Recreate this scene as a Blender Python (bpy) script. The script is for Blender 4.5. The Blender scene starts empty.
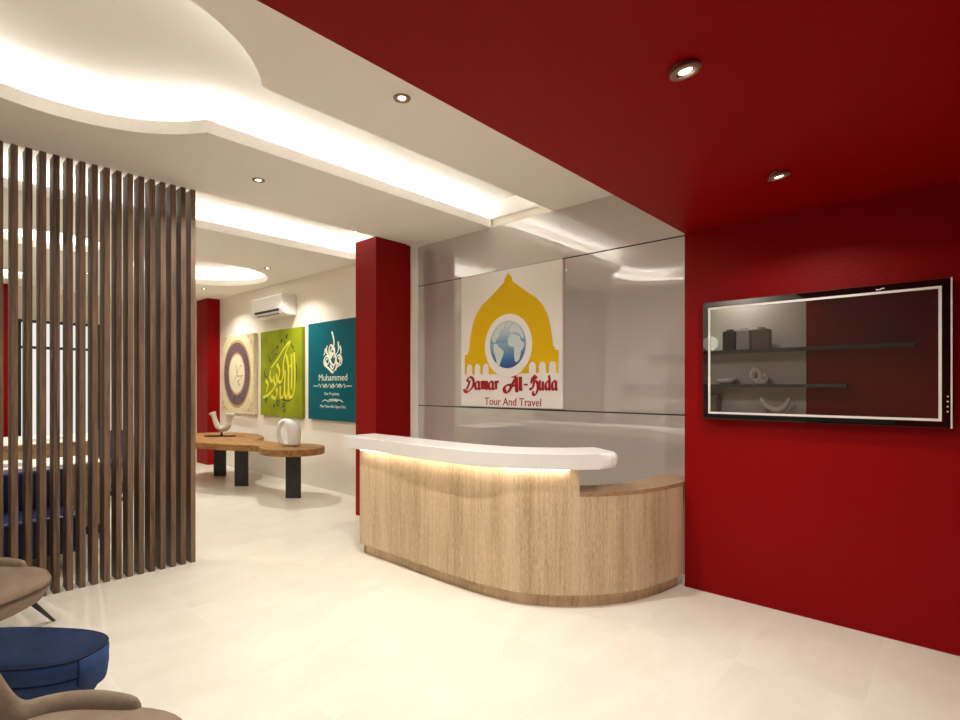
import bpy, bmesh, math, random
from mathutils import Vector, Matrix
random.seed(7)
SC = bpy.context.scene
COL = SC.collection
PI = math.pi
C = 3.17          # main ceiling
LIP = 0.087       # drop edge height
UP = 3.43         # ceiling above the coves

# ------------------------------------------------------------------ materials
def new_mat(name):
    m = bpy.data.materials.new(name); m.use_nodes = True
    nt = m.node_tree
    b = nt.nodes['Principled BSDF']
    return m, nt, b
def setp(b, color=None, rough=None, metal=None, spec=None, coat=None):
    if color is not None: b.inputs['Base Color'].default_value = (*color, 1)
    if rough is not None: b.inputs['Roughness'].default_value = rough
    if metal is not None: b.inputs['Metallic'].default_value = metal
    if spec is not None: b.inputs['Specular IOR Level'].default_value = spec
    if coat is not None: b.inputs['Coat Weight'].default_value = coat
def simple(name, color, rough=.5, metal=0, spec=.5, bump=0, bscale=60, vary=0, vscale=4):
    m, nt, b = new_mat(name)
    setp(b, color, rough, metal, spec)
    if bump or vary:
        tc = nt.nodes.new('ShaderNodeTexCoord')
    if bump:
        n = nt.nodes.new('ShaderNodeTexNoise'); n.inputs['Scale'].default_value = bscale; n.inputs['Detail'].default_value = 3
        bp = nt.nodes.new('ShaderNodeBump'); bp.inputs['Strength'].default_value = bump; bp.inputs['Distance'].default_value = .01
        nt.links.new(tc.outputs['Object'], n.inputs['Vector']); nt.links.new(n.outputs['Fac'], bp.inputs['Height'])
        nt.links.new(bp.outputs['Normal'], b.inputs['Normal'])
    if vary:
        n = nt.nodes.new('ShaderNodeTexNoise'); n.inputs['Scale'].default_value = vscale; n.inputs['Detail'].default_value = 5
        r = nt.nodes.new('ShaderNodeValToRGB')
        r.color_ramp.elements[0].position = .3; r.color_ramp.elements[1].position = .7
        r.color_ramp.elements[0].color = (*[max(0, c*(1-vary)) for c in color], 1)
        r.color_ramp.elements[1].color = (*[min(1, c*(1+vary)) for c in color], 1)
        nt.links.new(tc.outputs['Object'], n.inputs['Vector']); nt.links.new(n.outputs['Fac'], r.inputs['Fac'])
        nt.links.new(r.outputs['Color'], b.inputs['Base Color'])
    return m
def emit(name, color, strength):
    m = bpy.data.materials.new(name); m.use_nodes = True
    nt = m.node_tree; nt.nodes.clear()
    e = nt.nodes.new('ShaderNodeEmission'); e.inputs['Color'].default_value = (*color, 1); e.inputs['Strength'].default_value = strength
    o = nt.nodes.new('ShaderNodeOutputMaterial'); nt.links.new(e.outputs[0], o.inputs[0])
    return m
def wood(name, dark, light, scale=(30, 30, 1.2), rough=.45, use_uv=False, bands=0, rnd=0, bump=.1, fine=(180, 180, 4)):
    """grain runs along the axis with the small scale; bands = veneer leaves of slightly different tone"""
    m, nt, b = new_mat(name); L = nt.links.new
    setp(b, rough=rough, spec=.35)
    tc = nt.nodes.new('ShaderNodeTexCoord')
    src = tc.outputs['UV' if use_uv else 'Object']
    if rnd:
        oi = nt.nodes.new('ShaderNodeObjectInfo')
        sh = nt.nodes.new('ShaderNodeVectorMath'); sh.operation = 'MULTIPLY'; 
        cb = nt.nodes.new('ShaderNodeCombineXYZ')
        for k in range(3): L(oi.outputs['Random'], cb.inputs[k])
        L(cb.outputs[0], sh.inputs[0]); sh.inputs[1].default_value = (7, 13, 29)
        ad = nt.nodes.new('ShaderNodeVectorMath'); ad.operation = 'ADD'
        L(src, ad.inputs[0]); L(sh.outputs[0], ad.inputs[1]); src = ad.outputs[0]
    def noise(sc, det, rough_=.6, dist=0):
        mp = nt.nodes.new('ShaderNodeMapping'); mp.inputs['Scale'].default_value = sc
        n = nt.nodes.new('ShaderNodeTexNoise'); n.inputs['Scale'].default_value = 1; n.inputs['Detail'].default_value = det
        n.inputs['Roughness'].default_value = rough_; n.inputs['Distortion'].default_value = dist
        L(src, mp.inputs['Vector']); L(mp.outputs[0], n.inputs['Vector']); return n.outputs['Fac']
    a = noise(scale, 4, .6, .6); f = noise(fine, 2)
    mx = nt.nodes.new('ShaderNodeMath'); mx.operation = 'MULTIPLY_ADD'
    L(f, mx.inputs[0]); mx.inputs[1].default_value = .55; 
    hf = nt.nodes.new('ShaderNodeMath'); hf.operation = 'MULTIPLY'; L(a, hf.inputs[0]); hf.inputs[1].default_value = .45
    L(hf.outputs[0], mx.inputs[2]); val = mx.outputs[0]
    if bands:
        sp = nt.nodes.new('ShaderNodeSeparateXYZ'); L(src, sp.inputs[0])
        bn = nt.nodes.new('ShaderNodeTexNoise'); bn.noise_dimensions = '1D'; bn.inputs['Scale'].default_value = bands; bn.inputs['Detail'].default_value = 1.5
        L(sp.outputs[0], bn.inputs['W'])
        ad2 = nt.nodes.new('ShaderNodeMath'); ad2.operation = 'MULTIPLY_ADD'
        L(bn.outputs['Fac'], ad2.inputs[0]); ad2.inputs[1].default_value = .45
        sb = nt.nodes.new('ShaderNodeMath'); sb.operation = 'SUBTRACT'; L(val, sb.inputs[0]); sb.inputs[1].default_value = .22
        L(sb.outputs[0], ad2.inputs[2]); val = ad2.outputs[0]
    if rnd:
        ad3 = nt.nodes.new('ShaderNodeMath'); ad3.operation = 'MULTIPLY_ADD'
        L(oi.outputs['Random'], ad3.inputs[0]); ad3.inputs[1].default_value = rnd; L(val, ad3.inputs[2])
        sb = nt.nodes.new('ShaderNodeMath'); sb.operation = 'SUBTRACT'; L(ad3.outputs[0], sb.inputs[0]); sb.inputs[1].default_value = rnd/2
        val = sb.outputs[0]
    r = nt.nodes.new('ShaderNodeValToRGB'); L(val, r.inputs['Fac'])
    r.color_ramp.elements[0].position = .34; r.color_ramp.elements[1].position = .62
    r.color_ramp.elements[0].color = (*dark, 1); r.color_ramp.elements[1].color = (*light, 1)
    L(r.outputs['Color'], b.inputs['Base Color'])
    bp = nt.nodes.new('ShaderNodeBump'); bp.inputs['Strength'].default_value = bump; bp.inputs['Distance'].default_value = .003
    L(val, bp.inputs['Height']); L(bp.outputs['Normal'], b.inputs['Normal'])
    return m

M = {}
M['ceil'] = simple('ceiling_paint', (.87, .85, .79), .75, spec=.2, bump=.06, bscale=40)
M['cove'] = simple('cove_paint', (.88, .86, .82), .7, spec=.2)
M['wall'] = simple('cream_wall_paint', (.80, .755, .66), .6, spec=.3, bump=.15, bscale=50)
M['shelfwall'] = simple('beige_wall_paint', (.62, .58, .51), .6, spec=.3)
M['red'] = simple('red_paint', (.235, .0006, .0008), .5, spec=.12, bump=.22, bscale=55)
M['red_ceil'] = simple('red_ceiling_paint', (.25, .0008, .0010), .45, spec=.08, bump=.12, bscale=70)
M['white'] = simple('white_solid_surface', (.82, .80, .77), .25)
M['white_plain'] = simple('white_enamel', (.85, .84, .82), .3)
M['ceramic'] = simple('white_ceramic', (.85, .84, .81), .12)
M['bone'] = simple('bone_ceramic', (.62, .58, .48), .4)
M['black'] = simple('black_enamel', (.006, .006, .006), .35)
M['darksteel'] = simple('dark_steel', (.022, .022, .021), .45, metal=0, bump=.1, bscale=90, vary=.25, vscale=9)
M['chrome'] = simple('brushed_chrome', (.55, .52, .47), .25, metal=1)
M['bronze'] = simple('bronze_metal', (.30, .22, .16), .3, metal=1)
M['ring'] = simple('dark_bronze_ring', (.30, .20, .155), .35, metal=.4)
M['silver'] = simple('silver_trim', (.75, .72, .68), .3, metal=0)
M['slat'] = wood('dark_walnut_slat', (.045, .026, .016), (.22, .140, .086), scale=(40, 40, 1.6), rough=.5, rnd=.12, bump=.3)
M['oak'] = wood('light_oak_veneer', (.40, .275, .16), (.68, .52, .345), scale=(48, 2.2, 1), rough=.4, use_uv=True, bands=4.5, fine=(230, 24, 1), bump=.05)
M['oaktop'] = wood('oak_worktop', (.28, .16, .08), (.42, .27, .15), scale=(3, 3, 30), rough=.35, fine=(90, 12, 60))
M['benchwood'] = wood('warm_teak_top', (.12, .05, .014), (.42, .215, .065), scale=(1.6, 14, 14), rough=.5, fine=(6, 70, 70), bump=.1)
M['deskwood'] = wood('office_desk_wood', (.20, .11, .05), (.42, .27, .14), scale=(2, 20, 20), rough=.4, fine=(8, 80, 80))
M['taupe'] = simple('taupe_fabric', (.27, .205, .150), .9, spec=.15, bump=.5, bscale=420, vary=.10, vscale=30)
M['taupe2'] = simple('taupe_seat_leather', (.25, .18, .125), .7, spec=.25, bump=.2, bscale=160, vary=.10, vscale=14)
M['blue'] = simple('navy_velvet', (.022, .055, .16), .8, spec=.25, bump=.25, bscale=150, vary=.22, vscale=9)
M['blueshade'] = simple('navy_velvet_shaded', (.010, .023, .066), .8, spec=.2, bump=.25, bscale=150, vary=.25, vscale=7)  # same velvet, darkened in colour to stand in for shade
M['bluechair'] = simple('blue_office_leather', (.012, .02, .11), .35, spec=.5)
M['seam'] = simple('dark_seam', (.008, .012, .035), .8)
M['seamt'] = simple('taupe_seam', (.11, .075, .05), .8)
M['teal'] = simple('teal_canvas', (.001, .10, .13), .6, spec=.1, bump=.1, bscale=200)
M['green'] = simple('green_canvas', (.23, .28, .010), .6, spec=.1, vary=.25, vscale=2.5)
M['cream'] = simple('cream_print', (.66, .58, .38), .5, vary=.08, vscale=20)
M['creamlight'] = simple('pale_cream_print', (.72, .64, .46), .5)
M['gold'] = simple('gold_ink', (.42, .29, .09), .5)
M['purple'] = None
M['lime'] = simple('lime_ink', (.66, .64, .02), .5)
M['darkgreen'] = simple('dark_green_ink', (.03, .05, .004), .6)
M['greenink'] = simple('olive_ink', (.18, .26, .01), .6)
M['paleink'] = simple('pale_ink', (.78, .80, .68), .5)
M['yellow'] = simple('yellow_acrylic', (.74, .46, .0), .5, spec=.2)
M['signwhite'] = simple('white_acrylic', (.84, .80, .76), .3)
M['signred'] = simple('dark_red_lettering', (.36, .002, .005), .4)
M['led'] = emit('warm_white_led', (1, .975, .93), 21)
M['ledbar'] = emit('counter_led', (1, .88, .70), 22)
M['bulb'] = emit('halogen_bulb', (1, .87, .60), 14)
M['acdark'] = simple('dark_vent', (.02, .02, .02), .6)
M['acgrey'] = simple('pale_grey_plastic', (.62, .60, .57), .4)
M['paper'] = simple('white_paper', (.82, .80, .75), .7)
M['joint'] = simple('black_joint', (.012, .011, .01), .5)
M['jar_dark'] = simple('charcoal_glaze', (.05, .05, .05), .4)
M['jar_grey'] = simple('grey_glaze', (.40, .38, .36), .4)
M['jar_taupe'] = simple('taupe_glaze', (.18, .15, .12), .4)
M['shelf'] = simple('dark_shelf_board', (.08, .088, .08), .45)
M['frosted'] = emit('frosted_daylight_pane', (1, .96, .88), .68)
M['globe_lamp'] = emit('lit_globe_shade', (1, .93, .75), 1.3)
M['tanpanel'] = simple('tan_canvas', (.55, .45, .25), .6, vary=.1, vscale=3)
M['tanink'] = simple('brown_ink', (.22, .16, .09), .6)

def mk_floor():
    m, nt, b = new_mat('cream_stone_tile'); L = nt.links.new
    setp(b, rough=.32, spec=.4)
    tc = nt.nodes.new('ShaderNodeTexCoord')
    br = nt.nodes.new('ShaderNodeTexBrick'); br.offset = 0; br.squash = 1
    mp = nt.nodes.new('ShaderNodeMapping'); mp.inputs['Location'].default_value = (.93, -.77 + 1.2, 0)
    L(tc.outputs['Object'], mp.inputs[0]); L(mp.outputs[0], br.inputs['Vector'])
    br.inputs['Scale'].default_value = 1; br.inputs['Brick Width'].default_value = .585; br.inputs['Row Height'].default_value = .585
    br.inputs['Mortar Size'].default_value = .0022; br.inputs['Mortar Smooth'].default_value = .3
    br.inputs['Color1'].default_value = (.0, .0, .0, 1); br.inputs['Color2'].default_value = (1, 1, 1, 1); br.inputs['Bias'].default_value = 0
    n = nt.nodes.new('ShaderNodeTexNoise'); n.inputs['Scale'].default_value = 1; n.inputs['Detail'].default_value = 6; n.inputs['Roughness'].default_value = .62
    n.inputs['Distortion'].default_value = .5
    m2 = nt.nodes.new('ShaderNodeMapping'); m2.inputs['Scale'].default_value = (3.4, 1.5, 1); m2.inputs['Rotation'].default_value = (0, 0, .5)
    L(tc.outputs['Object'], m2.inputs[0]); 
    sc = nt.nodes.new('ShaderNodeVectorMath'); sc.operation = 'MULTIPLY_ADD'; L(br.outputs['Color'], sc.inputs[0]); sc.inputs[1].default_value = (5, 5, 5); L(m2.outputs[0], sc.inputs[2])
    L(sc.outputs[0], n.inputs['Vector'])
    r = nt.nodes.new('ShaderNodeValToRGB'); L(n.outputs['Fac'], r.inputs[0])
    r.color_ramp.elements[0].position = .3; r.color_ramp.elements[0].color = (.72, .67, .565, 1)
    r.color_ramp.elements[1].position = .68; r.color_ramp.elements[1].color = (.80, .758, .66, 1)
    mx = nt.nodes.new('ShaderNodeMix'); mx.data_type = 'RGBA'
    fm = nt.nodes.new('ShaderNodeMath'); fm.operation = 'MULTIPLY'; L(br.outputs['Fac'], fm.inputs[0]); fm.inputs[1].default_value = .55
    L(fm.outputs[0], mx.inputs['Factor']); L(r.outputs[0], mx.inputs['A']); mx.inputs['B'].default_value = (.86, .83, .76, 1)
    L(mx.outputs['Result'], b.inputs['Base Color'])
    return m
M['floor'] = mk_floor()

def mk_glass(name, base, fac, tint=(1, 1, 1), rough=0.0):
    m = bpy.data.materials.new(name); m.use_nodes = True
    nt = m.node_tree; nt.nodes.clear(); L = nt.links.new
    d = nt.nodes.new('ShaderNodeBsdfDiffuse'); d.inputs['Color'].default_value = (*base, 1)
    g = nt.nodes.new('ShaderNodeBsdfAnisotropic'); g.inputs['Color'].default_value = (*tint, 1); g.inputs['Roughness'].default_value = rough
    f = nt.nodes.new('ShaderNodeFresnel'); f.inputs['IOR'].default_value = 1.5
    a = nt.nodes.new('ShaderNodeMath'); a.operation = 'MULTIPLY_ADD'; L(f.outputs[0], a.inputs[0]); a.inputs[1].default_value = 1.0; a.inputs[2].default_value = fac; a.use_clamp = True
    mx = nt.nodes.new('ShaderNodeMixShader'); L(a.outputs[0], mx.inputs[0]); L(d.outputs[0], mx.inputs[1]); L(g.outputs[0], mx.inputs[2])
    o = nt.nodes.new('ShaderNodeOutputMaterial'); L(mx.outputs[0], o.inputs[0])
    return m
M['greyglass'] = mk_glass('back_painted_grey_glass', (.49, .46, .425), .20)
M['screen'] = mk_glass('dark_glossy_screen', (.022, .016, .013), .26)
M['bezel'] = mk_glass('black_piano_gloss', (.003, .003, .003), .06)

def mk_purple():
    m, nt, b = new_mat('purple_arabesque_print'); L = nt.links.new
    tc = nt.nodes.new('ShaderNodeTexCoord'); v = nt.nodes.new('ShaderNodeTexVoronoi'); v.inputs['Scale'].default_value = 13
    L(tc.outputs['Object'], v.inputs['Vector'])
    r = nt.nodes.new('ShaderNodeValToRGB'); L(v.outputs['Distance'], r.inputs[0])
    e = r.color_ramp.elements; e[0].position = 0; e[0].color = (.45, .22, .12, 1); e[1].position = .32; e[1].color = (.07, .03, .08, 1)
    x = e.new(.7); x.color = (.15, .09, .10, 1)
    L(r.outputs[0], b.inputs['Base Color']); b.inputs['Roughness'].default_value = .5
    return m
M['purple'] = mk_purple()
def mk_globe():
    m, nt, b = new_mat('blue_globe_print'); L = nt.links.new
    tc = nt.nodes.new('ShaderNodeTexCoord'); sp = nt.nodes.new('ShaderNodeSeparateXYZ'); L(tc.outputs['Generated'], sp.inputs[0])
    r = nt.nodes.new('ShaderNodeValToRGB'); L(sp.outputs[2], r.inputs[0])
    e = r.color_ramp.elements; e[0].position = 0; e[0].color = (.02, .06, .22, 1); e[1].position = 1; e[1].color = (.55, .60, .60, 1)
    for p, c in ((.14, (.03, .10, .30, 1)), (.17, (.01, .13, .34, 1)), (.52, (.25, .38, .50, 1)), (.55, (.13, .30, .46, 1)), (.74, (.42, .52, .58, 1))):
        x = e.new(p); x.color = c
    L(r.outputs[0], b.inputs['Base Color']); b.inputs['Roughness'].default_value = .35
    return m
M['globe'] = mk_globe()

# ------------------------------------------------------------------ object helpers
def tag(o, label=None, cat=None, group=None, kind=None):
    if label: o['label'] = label
    if cat: o['category'] = cat
    if group: o['group'] = group
    if kind: o['kind'] = kind
    return o
def empty(name, loc, rz=0):
    o = bpy.data.objects.new(name, None); COL.objects.link(o)
    o.location = loc; o.rotation_euler = (0, 0, rz); o.empty_display_size = .1
    return o
def place(o, parent):
    if parent is not None:
        o.parent = parent
        P = parent
        mats = Matrix.Identity(4)
        chain = []
        while P is not None:
            chain.append(P); P = P.parent
        for q in reversed(chain):
            if q.parent is not None: mats = mats @ q.matrix_parent_inverse
            mats = mats @ q.matrix_basis
        o.matrix_parent_inverse = mats.inverted()
def obj(name, bm, mat, parent=None, smooth=False, bevel=0, segs=2, origin=None):
    """world-space bmesh -> ONE mesh object (children keep world coordinates through the parent inverse)"""
    me = bpy.data.meshes.new(name)
    bmesh.ops.recalc_face_normals(bm, faces=bm.faces)
    if origin is None and parent is None and len(bm.verts):
        xs = [v.co.x for v in bm.verts]; ys = [v.co.y for v in bm.verts]; zs = [v.co.z for v in bm.verts]
        origin = ((min(xs)+max(xs))/2, (min(ys)+max(ys))/2, min(zs))
    if origin is not None:
        bmesh.ops.translate(bm, verts=bm.verts, vec=-Vector(origin))
    bm.to_mesh(me); bm.free()
    if smooth:
        for p in me.polygons: p.use_smooth = True
    me.materials.append(mat)
    o = bpy.data.objects.new(name, me); COL.objects.link(o)
    if origin is not None: o.matrix_basis = Matrix.Translation(Vector(origin))
    place(o, parent)
    if bevel:
        b = o.modifiers.new('bevel', 'BEVEL'); b.width = bevel; b.segments = segs; b.limit_method = 'ANGLE'; b.angle_limit = math.radians(40)
    return o
def box(bm, x0, x1, y0, y1, z0, z1):
    v = [bm.verts.new(p) for p in ((x0,y0,z0),(x1,y0,z0),(x1,y1,z0),(x0,y1,z0),(x0,y0,z1),(x1,y0,z1),(x1,y1,z1),(x0,y1,z1))]
    for f in ((0,3,2,1),(4,5,6,7),(0,1,5,4),(1,2,6,5),(2,3,7,6),(3,0,4,7)): bm.faces.new([v[i] for i in f])
def bx(*a):
    bm = bmesh.new(); box(bm, *a); return bm
def lathe(profile, c, n=48, squash=(1, 1)):
    """profile of (radius, z) revolved about a vertical axis at c"""
    bm = bmesh.new(); rings = []
    for r, z in profile:
        if r < 1e-5: rings.append([bm.verts.new((c[0], c[1], c[2]+z))])
        else: rings.append([bm.verts.new((c[0]+r*math.cos(2*PI*k/n)*squash[0], c[1]+r*math.sin(2*PI*k/n)*squash[1], c[2]+z)) for k in range(n)])
    for a, b in zip(rings, rings[1:]):
        for k in range(n):
            k2 = (k+1) % n
            if len(a) == 1 and len(b) == 1: continue
            if len(a) == 1: bm.faces.new((a[0], b[k], b[k2]))
            elif len(b) == 1: bm.faces.new((a[k], a[k2], b[0]))
            else: bm.faces.new((a[k], a[k2], b[k2], b[k]))
    return bm
def tube(bm, pts, radii, n=10, cap=True, flat=None):
    """tube along pts; radii scalar or list; flat=(a,b) squashes the section"""
    pts = [Vector(p) for p in pts]
    if not isinstance(radii, (list, tuple)): radii = [radii]*len(pts)
    up = Vector((0, 0, 1)); rings = []
    prev = None
    for i, p in enumerate(pts):
        d = (pts[min(i+1, len(pts)-1)] - pts[max(i-1, 0)]).normalized()
        if prev is None:
            a = up if abs(d.dot(up)) < .9 else Vector((0, 1, 0))
            s = d.cross(a).normalized()
        else: s = (prev - d*prev.dot(d)).normalized()
        prev = s; t = d.cross(s)
        fa, fb = flat if flat else (1, 1)
        rings.append([bm.verts.new(p + (s*math.cos(2*PI*k/n)*fa + t*math.sin(2*PI*k/n)*fb)*radii[i]) for k in range(n)])
    for a, b in zip(rings, rings[1:]):
        for k in range(n): bm.faces.new((a[k], a[(k+1) % n], b[(k+1) % n], b[k]))
    if cap:
        bm.faces.new(rings[0]); bm.faces.new(rings[-1])
    return bm
def smoothpts(P, n=6, closed=False):
    """Catmull-Rom through P (any dimension)"""
    out = []; N = len(P)
    rng = range(N if closed else N-1)
    for i in rng:
        if closed: p = [P[(i+k) % N] for k in (-1, 0, 1, 2)]
        else: p = [P[max(i-1, 0)], P[i], P[i+1], P[min(i+2, N-1)]]
        for j in range(n):
            t = j/n
            out.append(tuple(.5*((2*b)+(-a+c)*t+(2*a-5*b+4*c-d)*t*t+(-a+3*b-3*c+d)*t**3) for a, b, c, d in zip(*p)))
    if not closed: out.append(tuple(P[-1]))
    return out
DG = bpy.context.evaluated_depsgraph_get
def filled(outlines, thick, bevel=0):
    """2D outlines (holes allowed) -> bmesh plate in local XY, thickness centred on z=0"""
    cu = bpy.data.curves.new('tmp', 'CURVE'); cu.dimensions = '2D'; cu.fill_mode = 'BOTH'; cu.extrude = thick/2
    for ol in outlines:
        s = cu.splines.new('POLY'); s.points.add(len(ol)-1); s.use_cyclic_u = True
        for k, p in enumerate(ol): s.points[k].co = (p[0], p[1], 0, 1)
    o = bpy.data.objects.new('tmp', cu); COL.objects.link(o)
    dg = DG(); dg.update()
    me = bpy.data.meshes.new_from_object(o.evaluated_get(dg))
    bm = bmesh.new(); bm.from_mesh(me)
    bpy.data.objects.remove(o); bpy.data.curves.remove(cu); bpy.data.meshes.remove(me)
    bmesh.ops.remove_doubles(bm, verts=bm.verts, dist=1e-6)
    for f_ in bm.faces: f_.smooth = False
    return bm
def textmesh(s, thick=.002, offset=0):
    cu = bpy.data.curves.new('tmp', 'FONT'); cu.body = s; cu.extrude = thick/2; cu.offset = offset; cu.resolution_u = 4
    o = bpy.data.objects.new('tmp', cu); COL.objects.link(o)
    dg = DG(); dg.update()
    me = bpy.data.meshes.new_from_object(o.evaluated_get(dg))
    bm = bmesh.new(); bm.from_mesh(me)
    bpy.data.objects.remove(o); bpy.data.curves.remove(cu); bpy.data.meshes.remove(me)
    return bm
def fit_text(s, x0, x1, z0, z1, cap='H', thick=.002, offset=0):
    """text whose left/right are x0..x1 and whose baseline..cap height is z0..z1"""
    h = textmesh(cap); ch = max(v.co.y for v in h.verts); h.free()
    bm = textmesh(s, thick, offset)
    a = min(v.co.x for v in bm.verts); b = max(v.co.x for v in bm.verts)
    for v in bm.verts:
        v.co.x = x0 + (v.co.x-a)/(b-a)*(x1-x0); v.co.y = z0 + v.co.y/ch*(z1-z0)
    return bm
def towall(bm, Y):
    """local (x, y, z) -> world (x, Y - z, y): stand a plate on a wall facing -Y"""
    for v in bm.verts: v.co = Vector((v.co.x, Y - v.co.z, v.co.y))
    return bm
def tolevel(bm, z):
    for v in bm.verts: v.co.z += z
    return bm
def circle(cx, cy, r, n=64, a0=0, a1=None, ry=None):
    ry = ry or r
    if a1 is None: return [(cx+r*math.cos(2*PI*k/n), cy+ry*math.sin(2*PI*k/n)) for k in range(n)]
    return [(cx+r*math.cos(a0+(a1-a0)*k/n), cy+ry*math.sin(a0+(a1-a0)*k/n)) for k in range(n+1)]
def brush(strokes, nib=.2, ang=40, minw=.3, n=6, thick=.002):
    """calligraphic strokes in 2D with a chisel nib -> flat bmesh with a little thickness"""
    bm = bmesh.new(); na = math.radians(ang)
    for si, st in enumerate(strokes):
        P = smoothpts(st, n) if len(st) > 2 else [tuple(p) for p in st]
        L, R = [], []
        for i, p in enumerate(P):
            q0 = P[max(i-1, 0)]; q1 = P[min(i+1, len(P)-1)]
            dx, dy = q1[0]-q0[0], q1[1]-q0[1]; l = math.hypot(dx, dy) or 1
            a = math.atan2(dy, dx); w = nib*(minw+(1-minw)*abs(math.sin(a-na)))/2
            nx, ny = -dy/l*w, dx/l*w
            z = thick/2 + si*1e-5
            L.append(bm.verts.new((p[0]+nx, p[1]+ny, z))); R.append(bm.verts.new((p[0]-nx, p[1]-ny, z)))
        for i in range(len(P)-1): bm.faces.new((L[i], L[i+1], R[i+1], R[i]))
    return bm
def merge(dst, src):
    me = bpy.data.meshes.new('t'); src.to_mesh(me); src.free(); dst.from_mesh(me); bpy.data.meshes.remove(me); return dst
def xf(bm, sx, sy, ox, oy):
    for v in bm.verts: v.co.x = v.co.x*sx+ox; v.co.y = v.co.y*sy+oy
    return bm
def copy_tree(o, parent=None):
    c = o.copy(); COL.objects.link(c)
    if parent is not None:
        c.parent = parent; c.matrix_parent_inverse = o.matrix_parent_inverse.copy()
    for ch in [k for k in bpy.data.objects if k.parent == o]: copy_tree(ch, c)
    return c
def struct(name, bm, mat, **k): return tag(obj(name, bm, mat, **k), kind='structure')

# ------------------------------------------------------------------ room shell
XW, XR, YF, YB = -11.8, 1.6, -.30, 4.20
struct('floor', bx(XW-.1, XR+.1, YF-.1, YB+.2, -.12, 0), M['floor'], origin=(0, 0, 0))
struct('wall_back', bx(XW-.1, -4.86, YB, YB+.1, 0, C+.35), M['wall'])
# grey back-painted glass behind the desk: three panels with black joints
gw = empty('glass_wall_panelling', (-3.2, 4.22, 0))
tag(gw, 'glossy grey back-painted glass wall cladding behind the reception desk', 'wall panel')
for a, b in ((0, 1.262), (1.274, 2.691), (2.703, C)):
    obj('glass_panel', bx(-4.86, -1.0, 4.22, 4.235, a, b), M['greyglass'], gw)
obj('joint', bx(-4.86, -1.0, 4.224, 4.234, 1.262, 1.274), M['joint'], gw)
obj('joint', bx(-4.86, -1.0, 4.224, 4.234, 2.691, 2.703), M['joint'], gw)
struct('wall_reception', bx(-4.86, -1.0, 4.236, 4.34, 0, C+.35), M['wall'])
struct('wall_right_red', bx(-1.545, XR+.1, 3.97, 4.219, 0, 2.64), M['red'])
struct('ceiling_red', bx(-1.545, XR+.1, YF, 4.219, 2.64, C+.3), M['red_ceil'])
struct('wall_side', bx(XR, XR+.1, YF, 3.97, 0, 2.64), M['wall'])
struct('wall_front_beige', bx(XW-.1, -1.545, YF-.1, YF, 0, C+.35), M['shelfwall'])
struct('wall_front_red', bx(-1.545, XR+.1, YF-.1, YF, 0, 2.64), M['red'])
struct('wall_left', bx(XW-.1, XW, YF, YB, 0, C+.35), M['wall'])

# red columns
def column(x0, x1, y0, y1, label):
    tag(obj('red_column', bx(x0, x1, y0, y1, 0, C), M['red'], bevel=.002), label, 'column', kind=None)
c1 = obj('trim_1', bx(-5.24, -4.85, 3.60, 4.04, 0, C-.001), M['red']); c1['kind'] = 'structure'
c5 = obj('trim_6', bx(-5.24, -4.875, 4.041, 4.12, 0, C-.001), M['red']); c5['kind'] = 'structure'
c2 = obj('trim_2', bx(-11.15, -10.62, 3.97, 4.199, 0, C-.001), M['red']); c2['kind'] = 'structure'
c3 = obj('trim_3', bx(-5.1, -4.86, YF+.001, -.20, 0, C-.001), M['red']); c3['kind'] = 'structure'
c4 = obj('trim_4', bx(XW+.001, XW+.25, .55, 1.24, 0, C-.001), M['red']); c4['kind'] = 'structure'
struct('trim_5', bx(-5.24, -4.85, 4.121, 4.219, 0, C-.001), M['cove'])

# ceiling with its three openings
KC, KR, KX, KH = (-3.293, .615), .853, -3.291, .393
def keyhole(off):
    r = KR+off; h = KH+off
    a = math.asin(h/r)
    arc = circle(KC[0], KC[1], r, 72, PI/2+a, 2*PI+PI/2-a)       # from the left shoulder round to the right one
    return arc
kx0, kx1 = KX-KH, KX+KH
def slab_outline():
    arc = keyhole(0)
    return [(XW, YF), (-1.545, YF), (-1.545, 4.219), (kx1, 4.219)] + list(reversed(arc)) + [(kx0, 4.219), (-4.86, 4.219), (-4.86, YB), (XW, YB)]
H2 = [(-5.97, -.12), (-4.87, -.12), (-4.87, 3.6), (-5.25, 3.6), (-5.25, 4.04), (-5.97, 4.04)]
H3 = circle(-8.40, 3.05, .925, 72)
H4 = circle(-7.77, 1.22, .49, 48)
H5 = circle(-10.6, .95, .45, 48)
cl = struct('ceiling', tolevel(filled([slab_outline(), H2, H3, H4, H5], LIP), C+LIP/2), M['ceil'])
cl.data.materials.append(M['cove'])
for p_ in cl.data.polygons:
    if abs(p_.normal.z) < .5 or p_.normal.z > .5: p_.material_index = 1      # the opening edges and the ledges are painted white
def cap(outline, name='ceiling_recess'):
    bm = bmesh.new()
    z0 = C+LIP
    lo = [bm.verts.new((x, y, z0)) for x, y in outline]; hi = [bm.verts.new((x, y, UP)) for x, y in outline]
    n = len(outline)
    for i in range(n): bm.faces.new((lo[i], lo[(i+1) % n], hi[(i+1) % n], hi[i]))
    bm.faces.new(hi)
    struct(name, bm, M['cove'])
a14 = keyhole(.14)
k0 = KX-KH-.14; k1 = KX+KH+.14
cap(list(reversed(a14)) + [(k0, 4.218), (k1, 4.218)])
cap([(-6.11, -.28), (-4.73, -.28), (-4.73, 3.6), (-5.25, 3.6), (-5.25, 4.18), (-6.11, 4.18)])
cap(circle(-8.40, 3.05, 1.055, 72)); cap(circle(-7.77, 1.22, .62, 48)); cap(circle(-10.6, .95, .58, 48))
struct('ceiling_upper', bx(XW-.1, XR+.1, YF-.1, 4.34, 3.5, 3.56), M['ceil'])
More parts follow.
